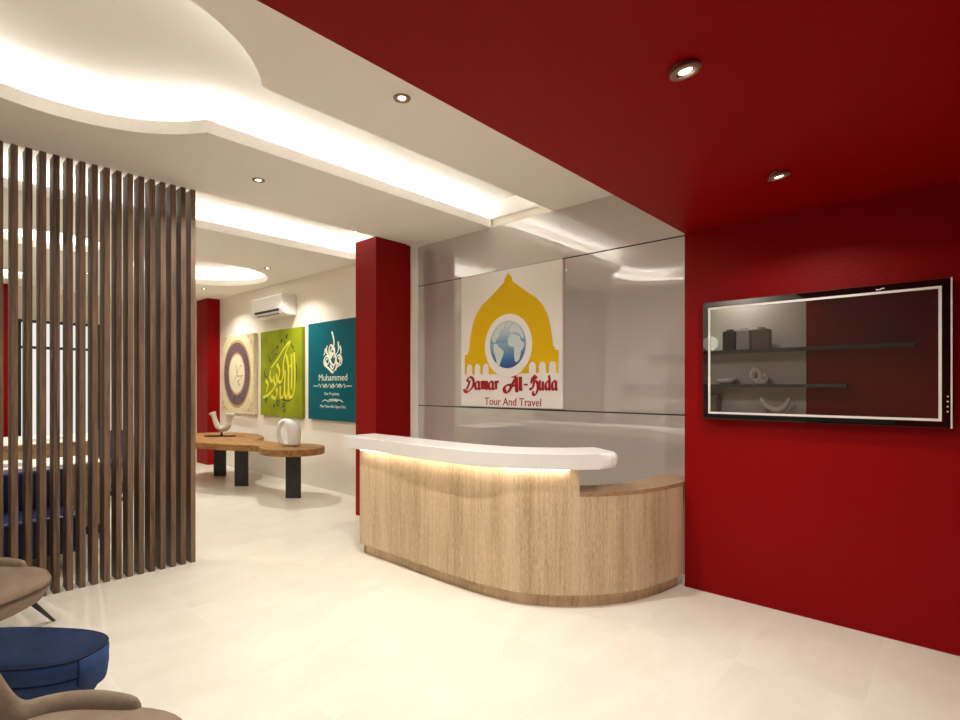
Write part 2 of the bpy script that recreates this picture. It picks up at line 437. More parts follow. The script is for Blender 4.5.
def led(outline, label, w=.02, closed=True):
    bm = bmesh.new(); z = C+LIP+.004; n = len(outline)
    P = [Vector((x, y, 0)) for x, y in outline]
    inn, out = [], []
    for i, p in enumerate(P):
        a = P[(i-1) % n] if closed or i else P[i]; b = P[(i+1) % n] if closed or i < n-1 else P[i]
        d = (b-a).normalized(); q = Vector((-d.y, d.x, 0))*w/2
        inn.append(bm.verts.new((p+q+Vector((0, 0, z))))); out.append(bm.verts.new((p-q+Vector((0, 0, z)))))
    for i in range(n if closed else n-1):
        j = (i+1) % n; bm.faces.new((inn[i], inn[j], out[j], out[i]))
    return tag(obj('cove_light_strip', bm, M['led']), label, 'light strip')
led([(k1-.07, 4.2)] + keyhole(.07)[::-1] + [(k0+.07, 4.2)], 'warm white light strip glowing in the keyhole shaped cove above the desk', closed=False)
led([(-6.04, -.2), (-4.80, -.2), (-4.80, 3.53), (-5.32, 3.53), (-5.32, 4.11), (-6.04, 4.11)], 'warm white light strip glowing in the long straight cove behind the slatted screen')
led(circle(-8.40, 3.05, .995, 64), 'warm white light strip glowing in the large round cove near the air conditioner')
led(circle(-7.77, 1.22, .56, 48), 'warm white light strip glowing in the small round cove seen through the slats')
led(circle(-10.6, .95, .52, 48), 'warm white light strip glowing in the farthest round cove seen through the slats')

# ------------------------------------------------------------------ downlights
def downlight(x, y, z, label, power, gimbal=False, first=[None, None], tilt=(0, 0), group='recessed ceiling spotlights', spread=2.6):
    k = 1 if gimbal else 0
    t = empty('recessed_spotlight', (x, y, z)); tag(t, label, 'spotlight', group)
    n = 36
    R = .055 if gimbal else .050
    rx = Matrix.Rotation(tilt[0], 4, 'X') @ Matrix.Rotation(tilt[1], 4, 'Y')
    zc = z-(.014 if gimbal else 0)
    def tl(bm):
        for v in bm.verts: v.co = Vector((x, y, zc)) + (rx @ (v.co-Vector((x, y, zc))).to_4d()).to_3d()
        return bm
    obj('trim_ring', tl(lathe([(R*.60, -.003), (R*.64, -.007), (R*.80, -.008), (R*.96, -.006), (R, -.002), (R*.99, .010), (R*.9, .010)], (x, y, zc), n)), M['ring'], t, smooth=True)
    obj('reflector', tl(lathe([(R*.62, -.005), (R*.55, -.001), (R*.44, .002), (R*.40, .002)], (x, y, zc), n)), M['chrome'], t, smooth=True)
    obj('bulb', tl(lathe([(0, -.0035), (R*.30, -.003), (R*.42, .0), (R*.42, .003)], (x, y, zc), n)), M['bulb'], t, smooth=True)
    if gimbal: obj('mounting_collar', lathe([(R*.85, .0), (R*.85, -.012), (R*.80, -.012), (R*.80, 0)], (x, y, z), n), M['ring'], t, smooth=True)
    ld = bpy.data.lights.new('spot_beam', 'AREA'); ld.shape = 'DISK'; ld.size = .07; ld.energy = power; ld.color = (1, .955, .88); ld.spread = spread
    lo = bpy.data.objects.new('spot_beam', ld); COL.objects.link(lo); lo.matrix_basis = Matrix.Translation((x, y, z-.045)); place(lo, t)
PW = 28
downlight(-2.409, 1.972, C, 'recessed spotlight in the beige ceiling between the keyhole cove and red soffit', PW)
downlight(-4.228, 1.974, C, 'recessed spotlight in the beige ceiling beside the top of the slatted screen', PW*.6)
downlight(-7.286, 3.532, C, 'recessed spotlight in the ceiling right of the round cove above the wooden bench', PW*.66, spread=2.25)
downlight(-9.622, 3.542, C, 'recessed spotlight in the ceiling left of the round cove near the far red column', PW*.6, spread=2.25)
for x, y, w in ((-9.6, 1.9, 'over the far office desk'), (-6.9, .35, 'over the blue sofa')):
    downlight(x, y, C, 'recessed spotlight in the office ceiling %s, seen between slats' % w, PW*.8)
downlight(-2.3, -.05, C, 'recessed spotlight in the beige ceiling above the lounge chairs near the shelves', PW*.5)
downlight(-.737, 1.90, 2.64, 'larger nearer tilted spotlight in the red ceiling', PW*.5, True, tilt=(.16, -.14))
downlight(-.735, 3.19, 2.64, 'smaller farther tilted spotlight in the red ceiling above the television', PW*.35, True, tilt=(.16, -.14))

# ------------------------------------------------------------------ slatted screen
scr = empty('slatted_screen', (-4.9, .8, 0))
tag(scr, 'tall dark walnut slatted screen of upright battens from floor to ceiling', 'room divider')
s0 = None
for k in range(25):
    y = 1.678-k*.0767
    if s0 is None:
        s0 = obj('slat', bx(-4.983, -4.845, y, y+.038, 0, C-.0005), M['slat'], scr, bevel=.0015, segs=1)
    else:
        c = s0.copy(); COL.objects.link(c); c.parent = scr; c.matrix_parent_inverse = s0.matrix_parent_inverse.copy()
        c.matrix_basis = Matrix.Translation((0, -k*.0767, 0))

# ------------------------------------------------------------------ reception desk
desk = empty('reception_desk', (-2.8, 3.2, 0))
tag(desk, 'curved light oak reception desk with a raised white counter and glowing underside', 'reception desk')
PR = [(-4.005, 2.795), (-3.5, 2.79), (-3.1, 2.785), (-2.8, 2.785), (-2.48, 2.805), (-2.2, 2.88), (-1.91, 3.09), (-1.70, 3.37), (-1.60, 3.66), (-1.555, 3.96)]
PRs = smoothpts(PR, 10)
DH = .753      # underside of the low worktop
def offset(P, d):
    out = []
    for i, p in enumerate(P):
        a = P[max(i-1, 0)]; b = P[min(i+1, len(P)-1)]
        dx, dy = b[0]-a[0], b[1]-a[1]; l = math.hypot(dx, dy)
        out.append((p[0]-dy/l*d, p[1]+dx/l*d))
    return out
def sweepwall(P, inner, z0, z1):
    """closed solid between path P and its inner offset, with UV = (arc length, z)"""
    Q = offset(P, inner); bm = bmesh.new(); uv = bm.loops.layers.uv.new('UVMap')
    s = [0]
    for a, b in zip(P, P[1:]): s.append(s[-1]+math.hypot(b[0]-a[0], b[1]-a[1]))
    A = [(bm.verts.new((*P[i], z0)), bm.verts.new((*P[i], z1)), bm.verts.new((*Q[i], z1)), bm.verts.new((*Q[i], z0))) for i in range(len(P))]
    def face(vs, uvs):
        f = bm.faces.new(vs)
        for l, t in zip(f.loops, uvs): l[uv].uv = t
    for i in range(len(P)-1):
        a, b = A[i], A[i+1]
        face((a[0], b[0], b[1], a[1]), ((s[i], z0), (s[i+1], z0), (s[i+1], z1), (s[i], z1)))
        face((a[1], b[1], b[2], a[2]), ((s[i], z1), (s[i+1], z1), (s[i+1], z1+inner), (s[i], z1+inner)))
        face((a[2], b[2], b[3], a[3]), ((s[i], z1), (s[i+1], z1), (s[i+1], z0), (s[i], z0)))
        face((a[3], b[3], b[0], a[0]), ((s[i], z0), (s[i+1], z0), (s[i+1], z0), (s[i], z0)))
    for e in (A[0], A[-1]): face(e, ((0, z0), (0, z1), (inner, z1), (inner, z0)))
    return bm
CUT = next(i for i, p in enumerate(PRs) if p[0] > -1.935)
KICK = .092
obj('kick_plinth', sweepwall(offset(PRs[1:], .045), .2, 0, KICK), M['oak'], desk)
obj('front_panel', sweepwall(PRs, .045, KICK, DH), M['oak'], desk)
obj('upper_front_panel', sweepwall(PRs[:CUT+1], .045, DH, .94), M['oak'], desk)
# worktop ring behind the front, runs to the glass wall
wt = PRs + [(-1.55, 4.215)]
bm = bmesh.new()
front = offset(PRs, .0455)[CUT:] ; 
ringf = PRs[CUT:] + [(-1.556, 3.969), (-1.556, 4.0), (-1.60, 4.215)]
low = offset(PRs, .26)
innr = [p for p in low[CUT-6:] if p[1] < 4.0]
poly = ringf + [(-1.84, 4.215)] + list(reversed(innr[:-2]))
obj('worktop', tolevel(filled([poly], .028), DH+.0145), M['oaktop'], desk)
polyk = offset(PRs, .046)[:CUT+2] + list(reversed(offset(PRs, .34)[:CUT+2]))
obj('worktop', tolevel(filled([polyk], .028), DH-.02), M['oaktop'], desk)
obj('end_panel', bx(-4.004, -3.965, 2.841, 3.55, 0.0, DH), M['deskwood'], desk)
# white counter slab
fr = smoothpts([(-4.185, 2.745), (-3.7, 2.735), (-3.2, 2.705), (-2.85, 2.70), (-2.52, 2.715), (-2.21, 2.82), (-1.96, 2.995), (-1.79, 3.17)], 8)
bk = smoothpts([(-2.03, 3.49), (-2.20, 3.30), (-2.45, 3.13), (-2.75, 3.065), (-3.2, 3.05), (-3.7, 3.07), (-4.185, 3.085)], 8)
e = fr[-1]; b0 = bk[0]
endc = [(-1.748, 3.225), (-1.736, 3.275), (-1.75, 3.32)]
bm = tolevel(filled([fr+endc+bk], .105), .94+.0535)
bmesh.ops.dissolve_limit(bm, angle_limit=.002, verts=bm.verts, edges=bm.edges)
ee = [e_ for e_ in bm.edges if abs(e_.verts[0].co.z-e_.verts[1].co.z) < 1e-5 and min(v_.co.x for v_ in e_.verts) > -1.80 and max(v_.co.x for v_ in e_.verts) > -1.77 and len(e_.link_faces) == 2]
bmesh.ops.bevel(bm, geom=ee, offset=.04, segments=5, profile=.5, affect='EDGES')
obj('counter_top', bm, M['white'], desk, bevel=.008, segs=3)
lp0 = PRs[2:CUT-1]; lq = offset(lp0, -1)
lp = [(p[0]+(q[0]-p[0])*w_, p[1]+(q[1]-p[1])*w_) for p, q, w_ in [(p, q, .046 if p[0] < -2.4 else max(.028, .046-(p[0]+2.4)*.09)) for p, q in zip(lp0, lq)]]
bm = bmesh.new()
a_ = [bm.verts.new((x, y, .9375)) for x, y in lp]; b_ = [bm.verts.new((x, y, .9375)) for x, y in offset(lp, .014)]
for i in range(len(lp)-1): bm.faces.new((a_[i], a_[i+1], b_[i+1], b_[i]))
obj('light_strip', bm, M['ledbar'], desk)

# ------------------------------------------------------------------ logo sign
sign_first = len(bpy.data.objects)
sg = empty('logo_sign', (-3.43, 4.2, 1.285))
tag(sg, 'white square sign with a yellow dome, blue globe and red lettering on grey glass', 'sign')
obj('sign_board', bx(-4.062, -2.748, 4.192, 4.2185, 1.284, 2.68), M['signwhite'], sg, bevel=.003)
SY = 4.1915
DX = -3.397
prof = [(0, 2.645), (.022, 2.615), (.046, 2.588), (.05, 2.56), (.06, 2.545), (.10, 2.52), (.17, 2.468), (.26, 2.408), (.345, 2.355), (.43, 2.27), (.48, 2.18), (.513, 2.07), (.533, 1.96), (.54, 1.885), (.546, 1.872), (.562, 1.868), (.565, 1.838), (.606, 1.834), (.606, 1.622)]
base = []
def arch(cx, w, z0, z1):
    return [(cx-w, z0)] + [(cx+w*math.cos(a), z1-w*1.15+w*1.15*math.sin(a)) for a in [PI-k*PI/10 for k in range(11)]] + [(cx+w, z0)]
left = [(DX-a, z) for a, z in reversed(prof)]        # from bottom left up to the apex
right = [(DX+a, z) for a, z in prof[1:]]             # apex down to bottom right
bottom = []
for cx in (.538, .421, .304): bottom += list(reversed(arch(DX+cx, .043, 1.622, 1.734)))
for cx in (-.304, -.421, -.538): bottom += list(reversed(arch(DX+cx, .043, 1.622, 1.734)))
obj('yellow_dome', towall(filled([left+right+bottom], .006), SY), M['yellow'], sg)
obj('oval_surround', towall(filled([circle(DX, 1.906, .306, 72, ry=.318)], .006), SY-.006), M['signwhite'], sg, bevel=.001)
GX, GZ, GR = -3.398, 1.918, .233
g = obj('globe', towall(filled([circle(GX, GZ, GR, 72, ry=.240)], .004), SY-.0105), M['globe'], sg)
g.data.update()
conts = [
 [(-3.576,1.921),(-3.55,1.93),(-3.534,1.924),(-3.51,1.895),(-3.485,1.879),(-3.447,1.846),(-3.455,1.81),(-3.478,1.762),(-3.506,1.70),(-3.525,1.695),(-3.534,1.721),(-3.555,1.797),(-3.581,1.862)],
 [(-3.362,2.009),(-3.33,2.02),(-3.309,2.012),(-3.27,2.0),(-3.243,1.991),(-3.225,1.95),(-3.185,1.916),(-3.2,1.87),(-3.224,1.846),(-3.232,1.80),(-3.25,1.755),(-3.289,1.735),(-3.305,1.77),(-3.309,1.809),(-3.31,1.85),(-3.316,1.887),(-3.345,1.893),(-3.369,1.90),(-3.389,1.93),(-3.389,1.97)],
 [(-3.60,2.0),(-3.57,2.04),(-3.53,2.09),(-3.47,2.13),(-3.42,2.14),(-3.43,2.10),(-3.46,2.07),(-3.49,2.05),(-3.51,2.0),(-3.545,1.97),(-3.56,1.94),(-3.59,1.955)],
 [(-3.36,2.03),(-3.37,2.07),(-3.33,2.11),(-3.29,2.115),(-3.24,2.07),(-3.21,2.03),(-3.19,1.97),(-3.21,1.97),(-3.24,2.01),(-3.28,2.03),(-3.30,2.04),(-3.33,2.035)],
 [(-3.42,2.10),(-3.39,2.135),(-3.36,2.13),(-3.38,2.09)]]
M['land'] = simple('pale_land_print', (.60, .68, .66), .4)
cb = None
for ct in conts:
    b2 = towall(filled([smoothpts(ct, 3, True)], .003), SY-.0135)
    cb = merge(cb, b2) if cb else b2
obj('continents', cb, M['land'], sg)
# brand name in chisel-nib strokes
la = [[(.66,.98),(.38,1.02),(.12,.72),(.12,.25),(.34,.04),(.62,.28)], [(.68,1.04),(.66,.28),(.74,.04),(.92,.12)]]
lm = [[(.02,.92),(.14,1.02),(.14,.0)], [(.14,.70),(.36,1.02),(.52,.84),(.51,.0)], [(.52,.70),(.74,1.02),(.90,.84),(.89,.10),(1.0,.04)]]
lr = [[(.02,.92),(.14,1.02),(.14,.0)], [(.14,.68),(.34,1.0),(.56,.98)]]
ll = [[(.14,1.72),(.14,.22),(.24,.02),(.36,.10)]]
lu = [[(.02,.95),(.14,1.02),(.14,.28),(.30,.03),(.60,.28)], [(.63,1.04),(.62,.24),(.70,.03),(.86,.12)]]
ldd = [[(.66,.92),(.38,1.0),(.12,.70),(.12,.25),(.34,.04),(.62,.28)], [(.50,1.72),(.67,1.45),(.67,.25),(.74,.04),(.90,.12)]]
LD = [[(.50,1.25),(.32,.62),(.02,.0)], [(.08,1.02),(.22,1.45),(.62,1.68),(1.0,1.42),(1.12,.9),(.92,.28),(.45,-.18),(.05,-.40),(-.28,-.30),(-.40,.02)], [(-.40,.02),(-.22,-.22),(.10,-.12)]]
LA = [[(.62,.40),(.38,.66),(.0,.55),(-.22,.10),(-.05,-.32),(.22,-.28),(.52,.25),(.80,1.0),(1.12,1.68)], [(.62,1.60),(.86,1.75),(1.12,1.68)], [(1.12,1.72),(1.14,.8),(1.18,-.12),(1.36,-.12)], [(.62,.52),(1.12,.60)]]
LH = [[(.04,.78),(.16,1.35),(.52,1.72),(.74,1.42),(1.0,1.62)], [(.40,1.60),(.48,.95),(.30,.30),(-.02,.05),(-.12,.25)], [(.42,.80),(.72,1.05),(1.02,.78),(1.05,.05),(.78,-.52),(.42,-.62),(.32,-.35),(.50,-.18)]]
def word(glyphs, x0, x1, z0, xh, nib=.42):
    """glyphs = [(strokes, advance)] fitted between x0 and x1; xh = x-height"""
    S = []; x = 0
    for st, adv in glyphs:
        for s in st: S.append([(p[0]+x, p[1]) for p in s])
        x += adv
    xs = [p[0] for s in S for p in s]; a, b = min(xs), max(xs)
    bm = brush(S, nib, 35, .42, 6, .004)
    return xf(bm, (x1-x0)/(b-a), xh, x0-a*(x1-x0)/(b-a), z0)
bmw = word([(LD, 1.28), (la, .98), (lm, 1.10), (la, .98), (lr, .6)], -4.015, -3.52, 1.463, .078)
merge(bmw, word([(LA, 1.42), (ll, .4)], -3.45, -3.215, 1.46, .076))
merge(bmw, word([(LH, 1.22), (lu, .95), (ldd, .98), (la, .9)], -3.12, -2.80, 1.462, .078))
merge(bmw, brush([[(-3.195, 1.512), (-3.148, 1.512)]], .016, 90, 1, 2, .004))
obj('brand_lettering', towall(bmw, SY), M['signred'], sg)
obj('tagline_lettering', towall(fit_text('Tour And Travel', -3.715, -2.99, 1.302, 1.378, 'T', .003), SY-.001), M['signred'], sg)

for o_ in sg.children:                       # settle the sign at its real size on the glass
    for v_ in o_.data.vertices: v_.co.x = -3.43+(v_.co.x+3.397)*1.009; v_.co.z = 1.988+(v_.co.z-1.982)*1.009
# ------------------------------------------------------------------ television
tv = empty('television', (-.72, 3.95, 1.265))
tag(tv, 'wide black wall-mounted television with a thin silver inner frame on the red wall', 'television')
obj('tv_body', bx(-1.388, -.052, 3.905, 3.969, 1.266, 2.097), M['black'], tv, bevel=.004)
obj('bezel', towall(filled([[(-1.385,1.269),(-.055,1.269),(-.055,2.094),(-1.385,2.094)], [(-1.345,1.308),(-.095,1.308),(-.095,2.052),(-1.345,2.052)]], .004), 3.903), M['bezel'], tv)
obj('screen', bx(-1.334, -.106, 3.9015, 3.9045, 1.319, 2.041), M['screen'], tv)
obj('silver_frame', towall(filled([[(-1.349,1.304),(-.091,1.304),(-.091,2.056),(-1.349,2.056)], [(-1.335,1.318),(-.105,1.318),(-.105,2.042),(-1.335,2.042)]], .007), 3.9005), M['silver'], tv)
obj('edge_trim', bx(-.054, -.047, 3.899, 3.955, 1.266, 2.097), M['silver'], tv)
for k in range(4): obj('button', bx(-.070, -.063, 3.898, 3.901, 1.355+k*.028, 1.362+k*.028), M['silver'], tv)
obj('maker_mark', towall(brush([[(-.385, 2.070), (-.37, 2.067), (-.36, 2.073), (-.345, 2.074)]], .006, 90, 1, 3, .002), 3.9005), M['silver'], tv)

# ------------------------------------------------------------------ paintings
def canvas(x0, x1, z0, z1, mat, label, name='wall_painting', th=.05):
    e = empty(name, ((x0+x1)/2, 4.18, z0)); tag(e, label, 'picture')
    obj('canvas', bx(x0, x1, 4.1995-th, 4.1995, z0, z1), mat, e, bevel=.002)
    return e, 4.1995-th
def spiral(cx, cz, r0, r1, a0, turns, n=18):
    return [(cx+(r0+(r1-r0)*k/n)*math.cos(a0+turns*2*PI*k/n), cz+(r0+(r1-r0)*k/n)*math.sin(a0+turns*2*PI*k/n)) for k in range(n+1)]
# teal
e, Y = canvas(-7.262, -5.89, 1.010, 2.425, M['teal'], 'square teal canvas with pale flame-shaped calligraphy beside the red column')
cx = -6.60
S = [[(-6.62,2.27),(-6.585,2.20),(-6.565,2.12),(-6.575,2.05)], [(-6.575,2.05),(-6.66,2.08),(-6.69,1.99),(-6.62,1.93),(-6.55,1.97),(-6.56,2.04)],
 spiral(-6.61,2.0,.02,.055,0,1.3), spiral(-6.745,1.86,.025,.085,1.0,1.5), spiral(-6.45,1.86,.025,.085,2.2,-1.5),
 [(-6.74,2.08),(-6.76,2.0),(-6.70,1.93),(-6.62,1.90)], [(-6.46,2.12),(-6.45,2.02),(-6.50,1.95),(-6.58,1.90)],
 [(-6.80,1.80),(-6.70,1.75),(-6.62,1.70),(-6.58,1.70),(-6.50,1.76),(-6.40,1.80)], [(-6.68,1.92),(-6.64,1.83),(-6.56,1.80),(-6.52,1.90),(-6.56,1.97)],
 [(-6.66,1.80),(-6.60,1.74),(-6.55,1.80),(-6.50,1.82),(-6.52,1.72)], [(-6.83,1.94),(-6.80,1.98),(-6.79,2.04)], [(-6.40,1.94),(-6.39,2.0),(-6.42,2.06)]]
bm = brush(S, .036, 40, .4, 5)
merge(bm, fit_text('Muhammed', -6.965, -6.238, 1.577, 1.668, 'M', .002, 0))
S = [[(-7.11,1.50),(-6.98,1.50)], [(-6.26,1.50),(-6.13,1.50)]] + [[(-6.98+i*.09,1.50),(-6.95+i*.09,1.53),(-6.92+i*.09,1.49),(-6.94+i*.09,1.475),(-6.89+i*.09,1.50)] for i in range(8)] + [spiral(-6.61,1.50,.01,.035,0,1.2), spiral(-6.80,1.50,.008,.03,0,1.2), spiral(-6.43,1.50,.008,.03,2,1.2)]
merge(bm, brush(S, .012, 40, .6, 3))
merge(bm, fit_text('Our Prophete', -6.815, -6.435, 1.370, 1.412, 'O', .002))
S = [[(-6.88,1.27),(-6.80,1.30),(-6.70,1.275)], [(-6.34,1.275),(-6.42,1.305),(-6.52,1.28)]] + [spiral(-6.68+i*.05,1.30,.006,.02,i,1.1,8) for i in range(5)]
merge(bm, brush(S, .014, 40, .6, 3))
merge(bm, fit_text('May Peace Be Upon Him', -6.925, -6.275, 1.192, 1.230, 'M', .002))
obj('calligraphy', towall(bm, Y), M['paleink'], e)
# green
e, Y = canvas(-8.812, -7.44, 1.010, 2.405, M['green'], 'square lime green canvas with yellow calligraphy, in the middle of the three pictures')
S = [spiral(-8.219,2.118,.01,.035,0,1.5,10), spiral(-8.075,2.22,.01,.035,1,1.5,10), spiral(-7.912,2.286,.01,.032,2,1.5,10), [(-8.60,1.80),(-8.68,1.72),(-8.60,1.64),(-8.50,1.70)],
 [(-7.63,1.86),(-7.60,1.75),(-7.61,1.6),(-7.68,1.45)], spiral(-8.62,1.27,.01,.05,0,1.2,10), spiral(-8.20,1.22,.02,.06,1,1.4,10), spiral(-8.34,1.18,.01,.03,0,1.2,8), spiral(-8.0,1.19,.01,.05,2,1.3,10),
 [(-8.03,1.14),(-7.98,1.08),(-7.95,1.16)], [(-8.1,1.30),(-7.9,1.26),(-7.75,1.30)], [(-8.5,2.0),(-8.44,1.90),(-8.30,2.02),(-8.24,2.0)], [(-8.44,2.02),(-8.30,2.10)], [(-7.99,2.24),(-7.97,2.15),(-8.0,2.1)], [(-7.68,2.02),(-7.655,2.05)], [(-7.76,2.15),(-7.69,2.08)]]
obj('dark_ornament', towall(brush(S, .030, 40, .45, 4), Y), M['darkgreen'], e)
S = [[(-7.79,2.20),(-7.90,2.16),(-8.05,2.06),(-8.19,1.95),(-8.33,1.86),(-8.43,1.80)], [(-8.71,1.31),(-8.58,1.34),(-8.40,1.42),(-8.26,1.53),(-8.17,1.64),(-8.15,1.76),(-8.24,1.86)],
 [(-7.79,2.20),(-7.93,2.05),(-8.02,1.86),(-8.02,1.70),(-8.10,1.57),(-8.22,1.60),(-8.25,1.70)], [(-7.68,2.02),(-7.66,1.8),(-7.66,1.55),(-7.69,1.40),(-7.79,1.32),(-7.85,1.42),(-7.85,1.75)],
 [(-7.85,1.45),(-7.92,1.32),(-7.98,1.42),(-7.96,1.75)], [(-7.98,1.42),(-8.05,1.32),(-8.12,1.34),(-8.12,1.50)], [(-7.76,2.0),(-7.75,1.7),(-7.76,1.45)], [(-7.93,2.0),(-7.87,1.85),(-7.85,1.7)],
 [(-8.44,1.76),(-8.48,1.66),(-8.40,1.58),(-8.32,1.66)], [(-8.62,1.60),(-8.54,1.52),(-8.60,1.40)], [(-8.42,1.34),(-8.30,1.30),(-8.22,1.40),(-8.26,1.46)], [(-7.82,1.80),(-7.74,1.84)], [(-8.34,1.60),(-8.28,1.50)]]
obj('calligraphy', towall(brush(S, .062, 50, .35, 6, .003), Y-.0006), M['lime'], e)
# cream
e, Y = canvas(-10.36, -9.03, 1.010, 2.415, M['cream'], 'square cream canvas with a purple ornamental ring, nearest the far red column', th=.07)
rx = -9.70; rz = 1.72
obj('gold_ring', towall(filled([circle(rx, rz, .565, 72, ry=.615), circle(rx, rz, .315, 72, ry=.345)], .002), Y-.001), M['gold'], e)
obj('ornamental_ring', towall(filled([circle(rx, rz, .525, 72, ry=.565), circle(rx, rz, .355, 72, ry=.385)], .002), Y-.0035), M['purple'], e)
obj('pale_centre', towall(filled([circle(rx, rz, .315, 64, ry=.345)], .002), Y-.001), M['creamlight'], e)
S = [[(-9.74,1.90),(-9.70,1.80),(-9.68,1.70)], [(-9.90,1.53),(-9.82,1.58),(-9.70,1.70),(-9.56,1.86),(-9.50,1.84)], [(-9.70,1.68),(-9.50,1.68),(-9.44,1.70),(-9.56,1.62),(-9.68,1.58)], [(-9.66,1.58),(-9.58,1.50),(-9.62,1.56)]]
obj('calligraphy', towall(brush(S, .03, 40, .4, 5, .003), Y-.001), M['gold'], e)
for sx in (-1, 1):
    for sz in (-1, 1):
        S = [[(x, z) for x, z in spiral(rx+sx*(.60-k*.10*(k == 1)), rz+sz*(.64-.10*(k == 2)), .01, .05, k, 1.3, 9)] for k in range(3)]
        S.append([(rx+sx*.64, rz+sz*.36), (rx+sx*.62, rz+sz*.5), (rx+sx*.52, rz+sz*.6), (rx+sx*.40, rz+sz*.68)])
        obj('corner_ornament', towall(brush(S, .016, 40, .6, 3), Y), M['gold'], e)
# tan panel on the front wall of the office (seen mirrored in the grey glass)
e = empty('wall_painting', (-9.4, YF+.02, 1.2)); tag(e, 'tan canvas with brown calligraphy, seen only as a reflection in the grey glass', 'picture')
obj('canvas', bx(-10.1, -8.7, YF+.001, YF+.04, 1.25, 2.95), M['tanpanel'], e)
bm = bmesh.new()
S = [spiral(-9.4+dx, 2.0+dz, .03, .16, a, t, 16) for dx, dz, a, t in ((-.15,-.1,0,1.5),(.18,-.12,1,-1.5),(0,.15,2,1.3),(.05,-.3,3,1.2))] + [[(-9.45,2.65),(-9.36,2.5),(-9.40,2.3)], [(-9.8,1.55),(-9.5,1.5),(-9.2,1.62)]]
bm = brush(S, .06, 40, .4, 4)
for v in bm.verts: v.co = Vector((v.co.x, YF+.041+v.co.z, v.co.y))
obj('calligraphy', bm, M['tanink'], e)

# ------------------------------------------------------------------ air conditioner
ac = empty('air_conditioner', (-8.2, 4.1, 2.62))
tag(ac, 'white split air conditioner high on the cream wall above the pictures', 'air conditioner')
bm = bmesh.new()
secp = [(4.199, 2.93), (3.975, 2.93), (3.955, 2.90), (3.955, 2.70), (3.985, 2.635), (4.05, 2.605), (4.199, 2.605)]
A = [[bm.verts.new((x, y, z)) for y, z in secp] for x in (-8.74, -7.70)]
for i in range(len(secp)):
    j = (i+1) % len(secp); bm.faces.new((A[0][i], A[0][j], A[1][j], A[1][i]))
bm.faces.new(A[0]); bm.faces.new(A[1])
obj('casing', bm, M['white_plain'], ac, bevel=.008)
bm = bmesh.new()
vs = [bm.verts.new(p) for p in ((-8.62, 3.9525, 2.698), (-7.80, 3.9525, 2.698), (-7.80, 3.968, 2.664), (-8.62, 3.968, 2.664))]; bm.faces.new(vs)
r = bmesh.ops.extrude_face_region(bm, geom=bm.faces[:]); bmesh.ops.translate(bm, verts=[v for v in r['geom'] if isinstance(v, bmesh.types.BMVert)], vec=(0, .006, .004))
obj('air_outlet', bm, M['acdark'], ac)
bm = bmesh.new()
vs = [bm.verts.new(p) for p in ((-8.60, 3.966, 2.660), (-7.82, 3.966, 2.660), (-7.82, 3.980, 2.634), (-8.60, 3.980, 2.634))]; bm.faces.new(vs)
r = bmesh.ops.extrude_face_region(bm, geom=bm.faces[:]); bmesh.ops.translate(bm, verts=[v for v in r['geom'] if isinstance(v, bmesh.types.BMVert)], vec=(0, -.006, -.004))
obj('louvre', bm, M['acgrey'], ac)
obj('air_outlet', bx(-8.58, -7.84, 3.983, 3.990, 2.618, 2.634), M['acdark'], ac)

# ------------------------------------------------------------------ organic bench table
bt = empty('console_table', (-7.9, 3.5, 0))
tag(bt, 'curvy cloud-shaped wooden table on three black slab legs under the pictures', 'table')
OUT = [(-6.97,3.27),(-6.86,3.215),(-6.70,3.18),(-6.50,3.19),(-6.32,3.29),(-6.20,3.46),(-6.18,3.66),(-6.29,3.83),(-6.50,3.93),(-6.75,3.92),(-7.03,3.82),(-7.3,3.72),(-7.6,3.66),(-7.85,3.66),(-8.05,3.76),(-8.22,3.92),(-8.5,4.03),(-8.9,4.07),(-9.28,4.02),(-9.55,3.87),(-9.72,3.60),(-9.70,3.28),(-9.45,3.02),(-9.1,2.88),(-8.7,2.84),(-8.3,2.87),(-7.9,2.96),(-7.55,3.08),(-7.3,3.21),(-7.12,3.29)]
OS = smoothpts(OUT, 4, True)
TZ = .69
obj('table_top', tolevel(filled([OS], .085), TZ-.0425), M['benchwood'], bt, bevel=.006)
for (x, y, dx, dy) in ((-6.64, 3.575, .075, .068), (-8.01, 3.48, .078, .07), (-9.166, 3.625, .074, .068)):
    # slab leg set at 42 degrees
    bm = bmesh.new(); d = Vector((.739, .673, 0)); n = Vector((-.673, .739, 0)); w = .10; t = .012
    c = Vector((x, y, 0)); v = []
    for z in (0, TZ-.085):
        for s1, s2 in ((-1,-1),(1,-1),(1,1),(-1,1)): v.append(bm.verts.new(c+d*w*s1+n*t*s2+Vector((0, 0, z))))
    for f in ((0,3,2,1),(4,5,6,7),(0,1,5,4),(1,2,6,5),(2,3,7,6),(3,0,4,7)): bm.faces.new([v[i] for i in f])
    obj('leg', bm, M['darksteel'], bt)
